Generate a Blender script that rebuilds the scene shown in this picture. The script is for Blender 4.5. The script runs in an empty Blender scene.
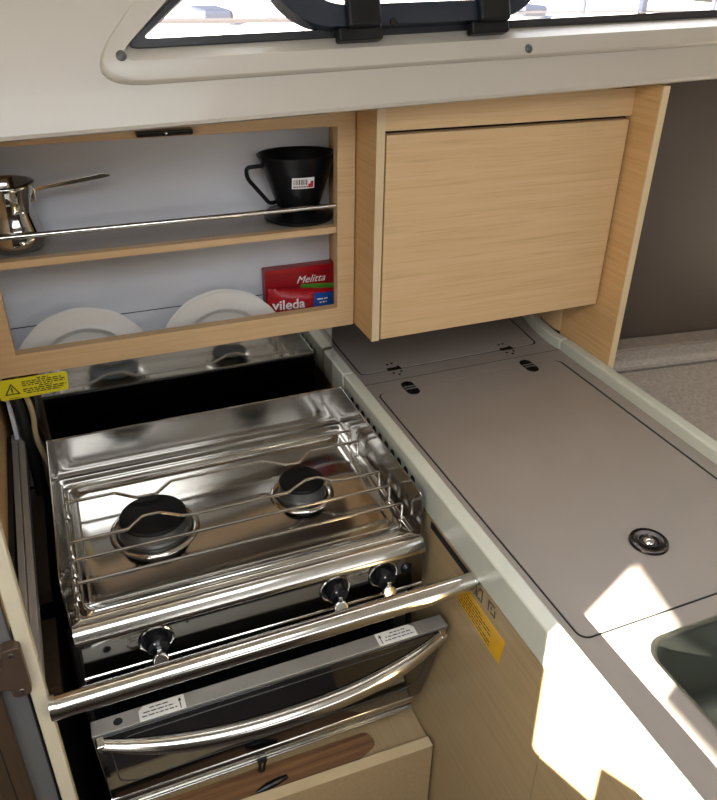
import bpy, bmesh, math, random
from mathutils import Vector, Matrix
random.seed(7)
scene = bpy.context.scene
COL = scene.collection
PI = math.pi
ORG = {}

# ------------------------------------------------------------------ materials
def lin(c):
    return tuple((v / 12.92 if v <= 0.04045 else ((v + 0.055) / 1.055) ** 2.4) for v in c)

def rgb(h):
    return lin((int(h[0:2], 16) / 255, int(h[2:4], 16) / 255, int(h[4:6], 16) / 255))

def mat(name, hexc, rough=0.5, metal=0.0, noise=0.0, nscale=30.0, bump=0.0, bscale=80.0, coat=0.0, spec=0.5,
        stretch=(1, 1, 1), rvar=0.0):
    m = bpy.data.materials.new(name)
    m.use_nodes = True
    nt = m.node_tree
    b = nt.nodes['Principled BSDF']
    col = rgb(hexc)
    b.inputs['Base Color'].default_value = (*col, 1)
    b.inputs['Roughness'].default_value = rough
    b.inputs['Metallic'].default_value = metal
    b.inputs['Coat Weight'].default_value = coat
    b.inputs['Specular IOR Level'].default_value = spec
    if noise or bump or rvar:
        tc = nt.nodes.new('ShaderNodeTexCoord')
        mp = nt.nodes.new('ShaderNodeMapping')
        mp.inputs['Scale'].default_value = stretch
        nt.links.new(tc.outputs['Object'], mp.inputs['Vector'])
        n = nt.nodes.new('ShaderNodeTexNoise')
        n.inputs['Scale'].default_value = nscale
        n.inputs['Detail'].default_value = 5
        nt.links.new(mp.outputs['Vector'], n.inputs['Vector'])
        if noise:
            r = nt.nodes.new('ShaderNodeValToRGB')
            r.color_ramp.elements[0].position = 0.3
            r.color_ramp.elements[1].position = 0.7
            r.color_ramp.elements[0].color = (*[c * (1 - noise) for c in col], 1)
            r.color_ramp.elements[1].color = (*[min(1, c * (1 + noise)) for c in col], 1)
            nt.links.new(n.outputs['Fac'], r.inputs['Fac'])
            nt.links.new(r.outputs['Color'], b.inputs['Base Color'])
        if rvar:
            mr = nt.nodes.new('ShaderNodeMapRange')
            mr.inputs['To Min'].default_value = max(0.0, rough - rvar)
            mr.inputs['To Max'].default_value = rough + rvar
            nt.links.new(n.outputs['Fac'], mr.inputs['Value'])
            nt.links.new(mr.outputs['Result'], b.inputs['Roughness'])
        if bump:
            n2 = nt.nodes.new('ShaderNodeTexNoise')
            n2.inputs['Scale'].default_value = bscale
            n2.inputs['Detail'].default_value = 3
            nt.links.new(mp.outputs['Vector'], n2.inputs['Vector'])
            bp = nt.nodes.new('ShaderNodeBump')
            bp.inputs['Strength'].default_value = bump
            bp.inputs['Distance'].default_value = 0.002
            nt.links.new(n2.outputs['Fac'], bp.inputs['Height'])
            nt.links.new(bp.outputs['Normal'], b.inputs['Normal'])
    return m

def wood(name, c1, c2, axis='X', rough=0.45, c3=None):
    """pale oak veneer: long streaks along one axis with short darker pores"""
    m = bpy.data.materials.new(name)
    m.use_nodes = True
    nt = m.node_tree
    b = nt.nodes['Principled BSDF']
    tc = nt.nodes.new('ShaderNodeTexCoord')
    mp = nt.nodes.new('ShaderNodeMapping')
    sc = {'X': (4, 140, 140), 'Y': (140, 4, 140), 'Z': (140, 140, 4)}[axis]
    mp.inputs['Scale'].default_value = sc
    nt.links.new(tc.outputs['Object'], mp.inputs['Vector'])
    n = nt.nodes.new('ShaderNodeTexNoise')
    n.inputs['Scale'].default_value = 1.0
    n.inputs['Detail'].default_value = 4
    n.inputs['Distortion'].default_value = 0.35
    nt.links.new(mp.outputs['Vector'], n.inputs['Vector'])
    r = nt.nodes.new('ShaderNodeValToRGB')
    r.color_ramp.elements[0].position = 0.28
    r.color_ramp.elements[0].color = (*rgb(c2), 1)
    r.color_ramp.elements[1].position = 0.66
    r.color_ramp.elements[1].color = (*rgb(c1), 1)
    nt.links.new(n.outputs['Fac'], r.inputs['Fac'])
    mp2 = nt.nodes.new('ShaderNodeMapping')
    sc2 = {'X': (9, 420, 420), 'Y': (420, 9, 420), 'Z': (420, 420, 9)}[axis]
    mp2.inputs['Scale'].default_value = sc2
    nt.links.new(tc.outputs['Object'], mp2.inputs['Vector'])
    n2 = nt.nodes.new('ShaderNodeTexNoise')
    n2.inputs['Scale'].default_value = 1.0
    nt.links.new(mp2.outputs['Vector'], n2.inputs['Vector'])
    r2 = nt.nodes.new('ShaderNodeValToRGB')
    r2.color_ramp.elements[0].position = 0.28
    r2.color_ramp.elements[0].color = (0.74, 0.70, 0.66, 1)
    r2.color_ramp.elements[1].position = 0.45
    r2.color_ramp.elements[1].color = (1, 1, 1, 1)
    nt.links.new(n2.outputs['Fac'], r2.inputs['Fac'])
    mx = nt.nodes.new('ShaderNodeMixRGB')
    mx.blend_type = 'MULTIPLY'
    mx.inputs['Fac'].default_value = 0.55
    nt.links.new(r.outputs['Color'], mx.inputs['Color1'])
    nt.links.new(r2.outputs['Color'], mx.inputs['Color2'])
    nt.links.new(mx.outputs['Color'], b.inputs['Base Color'])
    b.inputs['Roughness'].default_value = rough
    return m

def glass_mat(name, tint=(1, 1, 1), gloss=0.06):
    m = bpy.data.materials.new(name)
    m.use_nodes = True
    nt = m.node_tree
    nt.nodes.clear()
    out = nt.nodes.new('ShaderNodeOutputMaterial')
    t = nt.nodes.new('ShaderNodeBsdfTransparent')
    t.inputs['Color'].default_value = (*tint, 1)
    g = nt.nodes.new('ShaderNodeBsdfGlossy')
    g.inputs['Roughness'].default_value = 0.02
    mx = nt.nodes.new('ShaderNodeMixShader')
    mx.inputs['Fac'].default_value = gloss
    nt.links.new(t.outputs[0], mx.inputs[1])
    nt.links.new(g.outputs[0], mx.inputs[2])
    nt.links.new(mx.outputs[0], out.inputs['Surface'])
    return m

M = {}
M['oak'] = wood('pale_oak_horizontal', 'CFAF84', 'C6A678', 'X')
M['oak_frame'] = wood('pale_oak_frame', 'CAAA80', 'C0A074', 'X')
M['oak_v'] = wood('pale_oak_upright', 'D2AC78', 'C69C66', 'Y')
M['oak_edge'] = mat('oak_edging', 'CBB58F', 0.45, noise=0.06, nscale=20)
M['beige_panel'] = wood('beige_side_panel', 'AD9772', 'A58E69', 'Y', 0.38)
M['raw_ply'] = wood('raw_brown_plywood', '8A6440', '5E3E24', 'X', 0.7)
M['dark_wood'] = wood('dark_brown_door', '40301F', '33261A', 'Z', 0.5)
M['floor'] = wood('shaded_teak_floor', '35241A', '241710', 'X', 0.5)  # base colour darkened to stand in for the viewer's shadow
M['gelcoat'] = mat('white_gelcoat', 'B5AEA2', 0.36, noise=0.012, nscale=6, coat=0.1)
M['ceiling'] = mat('white_headliner', 'E6E2DA', 0.6, noise=0.02)
M['inner_white'] = mat('white_locker_lining', 'C9CACE', 0.35, noise=0.03, nscale=10)
M['shelf_grey'] = mat('grey_brown_shelf_top', '8F867C', 0.35, noise=0.04, nscale=20)
M['laminate'] = mat('grey_brown_laminate', '8E857D', 0.42, noise=0.03, nscale=14, bump=0.05, bscale=400)
M['fiddle'] = mat('off_white_edging', 'C3C4B5', 0.32, noise=0.04, nscale=18, bump=0.05, bscale=60)
M['dark_wall'] = mat('dark_brown_bulkhead', '4A4038', 0.45, noise=0.05, nscale=3)
M['fabric'] = mat('grey_upholstery', 'A49C93', 0.95, noise=0.16, nscale=160, bump=0.5, bscale=500, spec=0.2)
M['fabric_dark'] = mat('grey_ledge_covering', '877C70', 0.9, noise=0.1, nscale=90)
M['mirror_steel'] = mat('polished_steel', 'BDBBB6', 0.07, 1.0, rvar=0.03, nscale=9)
M['hob_steel'] = mat('hob_steel', 'BAB6AF', 0.12, 1.0, rvar=0.04, nscale=12, bump=0.008, bscale=10)
M['guard_steel'] = mat('satin_guard_steel', 'A9A7A3', 0.16, 1.0, rvar=0.05, nscale=14)
M['panel_steel'] = mat('dark_polished_steel', '7E7B75', 0.07, 1.0, rvar=0.03, nscale=12)
M['wire_steel'] = mat('wire_steel', 'C9C7C2', 0.18, 1.0, noise=0.05)
M['tube_steel'] = mat('tube_steel', 'D0CDC6', 0.14, 1.0, rvar=0.05, nscale=30)
M['brushed'] = mat('brushed_steel', 'B7B5B0', 0.34, 1.0, noise=0.08, nscale=60, stretch=(1, 12, 12))
M['sink_steel'] = mat('satin_sink_steel', '85877F', 0.36, 1.0, rvar=0.06, nscale=20)
M['alu'] = mat('matt_aluminium', '928F8A', 0.42, 0.55, noise=0.05, nscale=40)
M['chrome'] = mat('chrome', 'DCDCDA', 0.08, 1.0, noise=0.02)
M['dark_chrome'] = mat('dark_nickel', '47423E', 0.22, 1.0, noise=0.1, nscale=200)
M['black'] = mat('black_enamel', '121212', 0.32, noise=0.1, nscale=60)
M['burner_black'] = mat('black_burner_cap', '080808', 0.5, noise=0.12, nscale=120, spec=0.2)
M['burner_grey'] = mat('grey_burner_ring', '5A5957', 0.42, 0.6, noise=0.15, nscale=90)
M['black_plastic'] = mat('black_plastic', '0C0D10', 0.3, noise=0.05, spec=0.3)
M['gasket'] = mat('black_rubber_seal', '15161B', 0.4, noise=0.05)
M['port_black'] = mat('black_port_frame', '1B2430', 0.25, noise=0.05)
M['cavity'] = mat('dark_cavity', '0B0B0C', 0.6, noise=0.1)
M['gap'] = mat('dark_gap', '0A0908', 0.8, noise=0.1)
M['oven_glass'] = mat('dark_oven_glass', '141415', 0.06, noise=0.02, coat=0.5)
M['plate'] = mat('white_porcelain', 'E3E0D8', 0.25, noise=0.01, coat=0.3)
M['red_pack'] = mat('red_wrapper', 'A0121C', 0.28, noise=0.15, nscale=25, bump=0.3, bscale=40)
M['red_box'] = mat('red_carton', '8E1118', 0.35, noise=0.05)
M['blue'] = mat('blue_print', '1E4E9C', 0.3, noise=0.06)
M['green'] = mat('green_print', '4F8A2E', 0.35, noise=0.06)
M['white_print'] = mat('white_print', 'E8E2E0', 0.4, noise=0.01)
M['red_print'] = mat('red_print', 'B0202C', 0.4, noise=0.02)
M['yellow'] = mat('yellow_sticker', 'DDD027', 0.4, noise=0.02)
M['amber'] = mat('amber_sticker', 'D9A623', 0.4, noise=0.04)
M['ink'] = mat('black_ink', '1A1812', 0.5, noise=0.02)
M['grey_ink'] = mat('grey_ink', '55524A', 0.5, noise=0.02)
M['paper'] = mat('white_paper_label', 'DAD8D2', 0.5, noise=0.02)
M['grey_panel'] = mat('grey_locker_frame', '595857', 0.45, noise=0.03)
M['bronze'] = mat('dark_bronze', '5A493C', 0.45, 0.6, noise=0.1)
M['hose_beige'] = mat('beige_gas_hose', 'AA9873', 0.5, noise=0.05)
M['hose_black'] = mat('black_hose', '101010', 0.5, noise=0.05)
M['quay'] = mat('pale_quay', 'C9C6C0', 0.8, noise=0.05)
M['trim_grey'] = mat('grey_trim', '85827D', 0.45, 0.2, noise=0.05, nscale=30)
M['pier'] = mat('dark_pier_timber', '332E30', 0.8, noise=0.1)
M['stile'] = mat('pale_front_edging', 'BFB59D', 0.45, noise=0.06, nscale=25)
M['boat_white'] = mat('white_boat_hull', 'D8D8DA', 0.4, noise=0.02)
M['boat_blue'] = mat('slate_blue_canvas', '1E2231', 0.6, noise=0.04)
M['glass'] = glass_mat('window_glass')

# ------------------------------------------------------------------ mesh helpers
def new():
    return bmesh.new()

def box(bm, x0, x1, y0, y1, z0, z1):
    v = [bm.verts.new(p) for p in ((x0, y0, z0), (x1, y0, z0), (x1, y1, z0), (x0, y1, z0),
                                   (x0, y0, z1), (x1, y0, z1), (x1, y1, z1), (x0, y1, z1))]
    for f in ((3, 2, 1, 0), (4, 5, 6, 7), (0, 1, 5, 4), (1, 2, 6, 5), (2, 3, 7, 6), (3, 0, 4, 7)):
        bm.faces.new([v[i] for i in f])
    return v

def loft(bm, loops, cap0=True, cap1=True):
    rows = [[bm.verts.new(p) for p in lp] for lp in loops]
    n = len(rows[0])
    for a, b in zip(rows, rows[1:]):
        for i in range(n):
            j = (i + 1) % n
            bm.faces.new((a[i], a[j], b[j], b[i]))
    if cap0:
        bm.faces.new(list(reversed(rows[0])))
    if cap1:
        bm.faces.new(rows[-1])
    return rows

def rrect(x0, x1, y0, y1, r, n=6):
    pts = []
    for cx, cy, a0 in ((x1 - r, y1 - r, 0), (x0 + r, y1 - r, 90), (x0 + r, y0 + r, 180), (x1 - r, y0 + r, 270)):
        for k in range(n + 1):
            a = math.radians(a0 + 90 * k / n)
            pts.append((cx + r * math.cos(a), cy + r * math.sin(a)))
    return pts

def prism(bm, poly, axis, a, b):
    """poly in the other two axes, extruded along axis from a to b"""
    def p3(u, v, t):
        return {'x': (t, u, v), 'y': (u, t, v), 'z': (u, v, t)}[axis]
    loft(bm, [[p3(u, v, a) for u, v in poly], [p3(u, v, b) for u, v in poly]])

def tube(bm, pts, r, n=12, caps=True, closed=False):
    pts = [Vector(p) for p in pts]
    m = len(pts)
    rr = r if isinstance(r, (list, tuple)) else [r] * m
    tans = []
    for i in range(m):
        if closed:
            t = (pts[(i + 1) % m] - pts[i - 1])
        else:
            t = (pts[min(i + 1, m - 1)] - pts[max(i - 1, 0)])
        tans.append(t.normalized())
    ref = Vector((0, 0, 1)) if abs(tans[0].z) < 0.9 else Vector((1, 0, 0))
    u = tans[0].cross(ref).normalized()
    rings = []
    for i in range(m):
        t = tans[i]
        u = (u - t * u.dot(t)).normalized()
        w = t.cross(u)
        rings.append([bm.verts.new(pts[i] + (u * math.cos(2 * PI * k / n) + w * math.sin(2 * PI * k / n)) * rr[i])
                      for k in range(n)])
    pairs = list(zip(rings, rings[1:])) + ([(rings[-1], rings[0])] if closed else [])
    for a, b in pairs:
        for k in range(n):
            j = (k + 1) % n
            bm.faces.new((a[k], b[k], b[j], a[j]))
    if caps and not closed:
        bm.faces.new(rings[0])
        bm.faces.new(list(reversed(rings[-1])))

def smooth_path(pts, rad=0.01, n=5):
    """round the corners of a polyline"""
    pts = [Vector(p) for p in pts]
    out = [pts[0]]
    for i in range(1, len(pts) - 1):
        a, b, c = pts[i - 1], pts[i], pts[i + 1]
        d = min(rad, (a - b).length * 0.45, (c - b).length * 0.45)
        p, q = b + (a - b).normalized() * d, b + (c - b).normalized() * d
        for k in range(n + 1):
            t = k / n
            out.append(p * (1 - t) ** 2 + b * 2 * t * (1 - t) + q * t * t)
    out.append(pts[-1])
    return out

def lathe(bm, prof, center=(0, 0, 0), axis=(0, 0, 1), n=48, ref=None):
    ax = Vector(axis).normalized()
    rf = Vector(ref) if ref else (Vector((1, 0, 0)) if abs(ax.x) < 0.9 else Vector((0, 1, 0)))
    u = (rf - ax * rf.dot(ax)).normalized()
    w = ax.cross(u)
    c = Vector(center)
    rows = []
    for r, h in prof:
        if r < 1e-6:
            rows.append([bm.verts.new(c + ax * h)])
        else:
            rows.append([bm.verts.new(c + ax * h + (u * math.cos(2 * PI * k / n) + w * math.sin(2 * PI * k / n)) * r)
                         for k in range(n)])
    for a, b in zip(rows, rows[1:]):
        for k in range(n):
            j = (k + 1) % n
            if len(a) == 1 and len(b) == 1:
                continue
            if len(a) == 1:
                bm.faces.new((a[0], b[j], b[k]))
            elif len(b) == 1:
                bm.faces.new((a[k], a[j], b[0]))
            else:
                bm.faces.new((a[k], a[j], b[j], b[k]))

def sheet_with_holes(outer, holes, thick):
    """2D outline with holes, extruded; returns a bmesh in local x, y with z from 0 to thick"""
    cu = bpy.data.curves.new('outline', 'CURVE')
    cu.dimensions = '2D'
    cu.fill_mode = 'BOTH'
    for lp in [outer] + holes:
        sp = cu.splines.new('POLY')
        sp.points.add(len(lp) - 1)
        for i, p in enumerate(lp):
            sp.points[i].co = (p[0], p[1], 0, 1)
        sp.use_cyclic_u = True
    cu.extrude = thick / 2
    o = bpy.data.objects.new('outline', cu)
    COL.objects.link(o)
    dg = bpy.context.evaluated_depsgraph_get()
    me = bpy.data.meshes.new_from_object(o.evaluated_get(dg))
    bm = new()
    bm.from_mesh(me)
    bpy.data.objects.remove(o)
    bpy.data.curves.remove(cu)
    bpy.data.meshes.remove(me)
    bmesh.ops.translate(bm, verts=bm.verts, vec=(0, 0, thick / 2))
    bmesh.ops.remove_doubles(bm, verts=bm.verts, dist=1e-6)
    return bm

def lettering_bm(text, size, origin, xdir, ydir, bold=0.0, shear=0.0):
    cu = bpy.data.curves.new('lettering', 'FONT')
    cu.body = text
    cu.size = size
    cu.offset = bold
    cu.shear = shear
    o = bpy.data.objects.new('lettering', cu)
    COL.objects.link(o)
    dg = bpy.context.evaluated_depsgraph_get()
    me = bpy.data.meshes.new_from_object(o.evaluated_get(dg))
    bm = new()
    bm.from_mesh(me)
    bpy.data.objects.remove(o)
    bpy.data.curves.remove(cu)
    bpy.data.meshes.remove(me)
    x, y = Vector(xdir).normalized(), Vector(ydir).normalized()
    z = x.cross(y)
    mt = Matrix(((x.x, y.x, z.x, origin[0]), (x.y, y.y, z.y, origin[1]), (x.z, y.z, z.z, origin[2]), (0, 0, 0, 1)))
    bmesh.ops.transform(bm, matrix=mt, verts=bm.verts)
    return bm

def bar(bm, o, xd, yd, x0, x1, y0, y1):
    """thin flat printed mark lying in the plane o + x*xd + y*yd"""
    o, xd, yd = Vector(o), Vector(xd).normalized(), Vector(yd).normalized()
    bm.faces.new([bm.verts.new(o + xd * a + yd * b) for a, b in ((x0, y0), (x1, y0), (x1, y1), (x0, y1))])

def dashes(bm, o, xd, yd, x0, x1, y, h, rnd):
    x = x0
    while x < x1:
        w = rnd.uniform(1.5, 5) * h
        bar(bm, o, xd, yd, x, min(x + w, x1), y, y + h)
        x += w + h * 0.9

def finish(o, bm, m, bevel, angle):
    bmesh.ops.recalc_face_normals(bm, faces=bm.faces)
    for f in bm.faces:
        f.smooth = True
    bm.to_mesh(o.data)
    bm.free()
    o.data.set_sharp_from_angle(angle=math.radians(angle))
    o.data.materials.append(M[m] if isinstance(m, str) else m)
    if bevel:
        b = o.modifiers.new('bevel', 'BEVEL')
        b.width = bevel
        b.segments = 2
        b.limit_method = 'ANGLE'
        b.angle_limit = math.radians(40)
        b.harden_normals = True

def obj(name, bm, m, parent=None, bevel=0.0, angle=35, label=None):
    """one mesh object; a child keeps its vertices relative to its thing's origin"""
    me = bpy.data.meshes.new(name)
    o = bpy.data.objects.new(name, me)
    COL.objects.link(o)
    if parent is not None:
        org = ORG[parent]
        o.parent = parent
    else:
        xs = [v.co for v in bm.verts]
        org = Vector(((min(v.x for v in xs) + max(v.x for v in xs)) / 2,
                      (min(v.y for v in xs) + max(v.y for v in xs)) / 2, min(v.z for v in xs)))
        o.location = org
    ORG[o] = org
    bmesh.ops.translate(bm, verts=bm.verts, vec=-org)
    finish(o, bm, m, bevel, angle)
    if label:
        o['label'] = label
    return o

def tag(o, label, cat, group=None):
    o['label'] = label
    o['category'] = cat
    if group:
        o['group'] = group
    return o

def thing(name, label, cat, loc, group=None):
    o = bpy.data.objects.new(name, None)
    COL.objects.link(o)
    o.empty_display_size = 0.05
    o.location = loc
    ORG[o] = Vector(loc)
    return tag(o, label, cat, group)

def structure(name, bm, m, bevel=0.0, angle=35):
    o = obj(name, bm, m, None, bevel, angle)
    o['kind'] = 'structure'
    return o

def part(name, parent, m, *boxes, bevel=0.0, label=None):
    bm = new()
    for b in boxes:
        box(bm, *b)
    return obj(name, bm, m, parent, bevel, 35, label)

def dup(root, delta):
    def cp(o, par):
        c = o.copy()
        COL.objects.link(c)
        c.parent = par
        for k in list(o.children):
            cp(k, c)
        return c
    c = cp(root, None)
    c.location = root.location + Vector(delta)
    ORG[c] = ORG[root] + Vector(delta)
    return c

# ------------------------------------------------------------------ room shell
FX = 0.0214          # inner edge of the left worktop edging
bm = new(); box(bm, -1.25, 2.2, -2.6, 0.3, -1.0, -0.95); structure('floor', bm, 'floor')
# ceiling with an open hatch behind and above the viewer
bm = sheet_with_holes([(-1.25, -2.6), (2.2, -2.6), (2.2, 0.30), (-1.25, 0.30)],
                      [rrect(-0.85, -0.01, -1.77, -0.95, 0.06)], 0.04)
bmesh.ops.translate(bm, verts=bm.verts, vec=(0, 0, 1.02))
structure('ceiling', bm, 'ceiling')
# unseen wall on the left, its hole shaped to cut the sun into a patch
SUN = Vector((1.0, 0.42, -0.562)).normalized()
beam = [(-0.6125, 0.103), (-0.7024, 0.091), (-0.737, 0.062), (-0.7385, 0.0436), (-0.86, 0.0436), (-0.86, -0.005), (-0.790, -0.002),
        (-0.7175, -0.046), (-0.7194, -0.1028), (-0.6215, -0.150), (-0.6165, -0.020)]
k = 1.20
hole = [(y - 0.42 * k, z + 0.562 * k) for y, z in beam]
bm = sheet_with_holes([(-2.6, -0.95), (0.3, -0.95), (0.3, 1.02), (-2.6, 1.02)], [hole], 0.004)
bmesh.ops.transform(bm, matrix=Matrix(((0, 0, 1, -1.202), (1, 0, 0, 0), (0, 1, 0, 0), (0, 0, 0, 1))), verts=bm.verts)
structure('wall_left_sun_mask', bm, 'ceiling')
bm = new(); box(bm, 2.2, 2.24, -2.6, 0.3, -0.95, 1.02); structure('wall_right', bm, 'ceiling')
bm = new(); box(bm, -1.25, 2.2, -2.64, -2.6, -0.95, 1.02); structure('wall_front', bm, 'dark_wall')
# hull side behind the lockers, up to the moulded coaming
bm = new(); box(bm, -1.25, 2.2, 0.26, 0.30, -0.95, 0.50); structure('wall_back', bm, 'inner_white')

# dark bulkhead beyond the end panel, running very slightly out of square
bm = new()
prism(bm, [(0.478, 0.036), (1.6, -0.110), (1.6, -0.075), (0.478, 0.070)], 'z', -0.95, 0.56)
structure('wall_saloon', bm, 'dark_wall')

# ------------------------------------------------------------------ moulded coaming and window
TILT = 0.031
NV = Vector((0, -1.0, 0.35)).normalized()         # towards the cabin
SV = Vector((0, 0.35, 1.0)).normalized()          # up the face
def W(x, s, n=0.0):
    p = Vector((x, -0.115, 0.5)) + SV * s + NV * n
    return Vector((p.x, p.y, p.z + TILT * x))
def S(z, x=0):
    return (z - TILT * x - 0.5) / SV.z

def coam_sheet(outer, holes, n0, n1, fn=W):
    bm = sheet_with_holes(outer, holes, n1 - n0)
    for v in bm.verts:
        v.co = fn(v.co.x, v.co.y, n0 + v.co.z)
    return bm
# all window outlines as (x, s)
def roundpoly(pts, rad, n=6):
    out = []
    m = len(pts)
    for i in range(m):
        a, b, c = Vector(pts[i - 1]), Vector(pts[i]), Vector(pts[(i + 1) % m])
        d = min(rad, (a - b).length * 0.45, (c - b).length * 0.45)
        p, q = b + (a - b).normalized() * d, b + (c - b).normalized() * d
        for k in range(n + 1):
            t = k / n
            out.append(tuple(p * (1 - t) ** 2 + b * 2 * t * (1 - t) + q * t * t))
    return out
s_fl = S(0.5266); s_gl = S(0.5650); s_top = 0.30
flange = roundpoly([(-0.364, s_fl), (1.05, s_fl), (1.05, s_top), (-0.114, s_top)], 0.082, 8)
opening = roundpoly([(-0.302, s_gl + 0.0), (1.0, s_gl), (1.0, s_top - 0.04), (-0.062, s_top - 0.04)], 0.02, 5)
glassin = roundpoly([(-0.282, s_gl + 0.0095), (0.99, s_gl + 0.0095), (0.99, s_top - 0.05), (-0.052, s_top - 0.05)], 0.014, 5)
bm = coam_sheet([(-1.2, 0.0), (2.2, 0.0), (2.2, 0.47), (-1.2, 0.47)], [flange], -0.05, 0.0)
# moulded lip below the face, with a rolled lower edge
prof = [(-0.115, 0.5), (-0.1175, 0.492), (-0.1195, 0.486), (-0.1185, 0.4815), (-0.114, 0.479), (-0.09, 0.479), (0.04, 0.484),
        (0.26, 0.489), (0.26, 0.515), (-0.068, 0.515)]
loft(bm, [[(x, y, z + TILT * x) for y, z in prof] for x in (-1.2, 0.5, 2.2)])
structure('trim_1', bm, 'gelcoat', angle=30)
def inset(d, rad, n8=8):
    # the flange outline moved towards the glass by d
    return roundpoly([(-0.364 + d * 1.25, s_fl + d), (1.05 - d, s_fl + d), (1.05 - d, s_top - d), (-0.114 + d * 0.55, s_top - d)], rad, n8)
open8 = roundpoly([(-0.302, s_gl), (1.0, s_gl), (1.0, s_top - 0.04), (-0.062, s_top - 0.04)], 0.02, 8)
rec8 = roundpoly([(-0.318, s_gl - 0.0165), (1.015, s_gl - 0.0165), (1.015, s_top - 0.028), (-0.070, s_top - 0.028)], 0.032, 8)
bm = new()
loops = [(open8, -0.022), (flange, -0.022), (flange, 0.002), (inset(0.0012, 0.081), 0.0055), (inset(0.0035, 0.080), 0.0082), (inset(0.0065, 0.078), 0.0090), (rec8, 0.0090), (open8, -0.008)]
loft(bm, [[W(x, s_, n) for x, s_ in lp] for lp, n in loops] + [[W(x, s_, -0.022) for x, s_ in open8]], False, False)
bmesh.ops.remove_doubles(bm, verts=bm.verts, dist=1e-5)
w1 = structure('window_1', bm, 'gelcoat', angle=30)
obj('gasket', coam_sheet(opening, [glassin], -0.022, -0.004), 'gasket', w1, bevel=0.0015)
obj('glass', coam_sheet(glassin, [], -0.016, -0.012), 'glass', w1)
for px, pz in ((-0.3068, 0.546), (0.2232, 0.5432)):
    bm = new()
    c = W(px, S(pz, px), 0.0090)
    lathe(bm, [(0, 0.003), (0.003, 0.0028), (0.0058, 0.0008), (0.006, 0)], c, NV, 16)
    sc = obj('screw', bm, 'burner_grey', w1)
# opening portlight hinged inside the window
pl = thing('portlight', 'black framed opening portlight hinged inside the long cabin window', 'window', tuple(W(0.06, S(0.576), 0.0)))
ringo = roundpoly([(-0.105, S(0.5735, 0.06)), (0.225, S(0.5735, 0.06)), (0.30, S(0.72, 0.06)), (-0.18, S(0.72, 0.06))], 0.06, 10)
ringi = roundpoly([(-0.075, S(0.5965, 0.06)), (0.195, S(0.5965, 0.06)), (0.25, S(0.695, 0.06)), (-0.13, S(0.695, 0.06))], 0.045, 10)
obj('port_frame', coam_sheet(ringo, [ringi], -0.010, 0.016), 'port_black', pl, bevel=0.005)
obj('port_glass', coam_sheet(ringi, [], -0.002, 0.002), 'glass', pl)
for xa, xb in ((-0.049, 0.010), (0.135, 0.191)):
    xm = (xa + xb) / 2
    bm = new()
    z0 = 0.5568 - TILT * 0.0
    lo = [W(xa, S(0.5575, 0), -0.001), W(xb, S(0.5575, 0), -0.001)]
    def blk(bm, x0, x1, z0, z1, n0, n1):
        pts = []
        for n in (n0, n1):
            pts.append([W(x, S(z, 0), n) for x, z in ((x0, z0), (x1, z0), (x1, z1), (x0, z1))])
        loft(bm, pts)
    blk(bm, xa, xb, 0.556, 0.5705, 0.0, 0.017)
    h = obj('port_hinge', bm, 'black_plastic', pl, bevel=0.003)
    bm = new()
    blk(bm, xm - 0.019, xm + 0.027, 0.568, 0.612, 0.0125, 0.026)
    obj('hinge_arm', bm, 'black_plastic', h, bevel=0.005)
bm = new()
c = W(0.0247, S(0.5745, 0.0247), 0.0165)
lathe(bm, [(0, 0.002), (0.004, 0.0015), (0.005, 0)], c, NV, 14)
obj('screw', bm, 'dark_chrome', pl)

# ------------------------------------------------------------------ outside, seen through the window
bm = new(); box(bm, -14, 30, 0.4, 40, -1.3, -1.2); structure('ground', bm, 'quay')
def boat(x, y, l, canvas, label, mast):
    t = thing('moored_boat', label, 'boat', (x, y, -1.2), 'boats moored outside the window')
    bm = new()
    loops = []
    for k in range(9):
        f = k / 8
        wdt = 0.62 * math.sin(PI * min(1, 0.12 + f * 0.62)) * (1 - f ** 5)
        wdt = max(wdt, 0.02)
        xx = x - l / 2 + l * f
        top = -0.42 + 0.16 * f * f
        loops.append([(xx, y - wdt, top), (xx, y - wdt * 0.75, -1.0), (xx, y, -1.19), (xx, y + wdt * 0.75, -1.0), (xx, y + wdt, top)])
    loft(bm, loops)
    hl = obj('hull', bm, 'boat_white', t)
    bm = new(); box(bm, x - l * 0.25, x + l * 0.15, y - 0.35, y + 0.35, -0.46, -0.13)
    obj('cabin', bm, 'boat_white', t, bevel=0.05)
    bm = new(); box(bm, x - l * 0.42, x - l * 0.25, y - 0.4, y + 0.4, -0.13, 0.02)
    obj('canvas_hood', bm, canvas, t, bevel=0.05)
    bm = new(); tube(bm, [(x + l * 0.12, y, -0.4), (x + l * 0.12, y, mast)], 0.04, 8)
    obj('mast', bm, 'boat_blue', t)
    return t
boat(2.5, 9.0, 2.2, 'boat_blue', 'white boat with a slate hood, leftmost of those outside the window', 3.5)
boat(7.2, 9.5, 2.4, 'boat_blue', 'white boat with a blue hood, middle one seen outside the right end of the window', 4.0)
boat(10.2, 10.0, 2.6, 'fabric_dark', 'white boat with a grey hood, rightmost of those outside the window', 4.0)
pt = thing('pontoon', 'long low pontoon in front of the moored boats outside', 'pontoon', (5, 7.9, -1.2))
part('deck', pt, 'pier', (-2, 2.6, 7.7, 8.0, -0.05, -0.022), (2.6, 12, 7.7, 8.0, 0.02, 0.028))
for i in range(6):
    part('pile', pt, 'boat_blue', (-1.5 + i * 2.15, -1.42 + i * 2.15, 7.75, 7.83, -1.2, -0.02 + 0.4 * (i > 2)))

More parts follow.
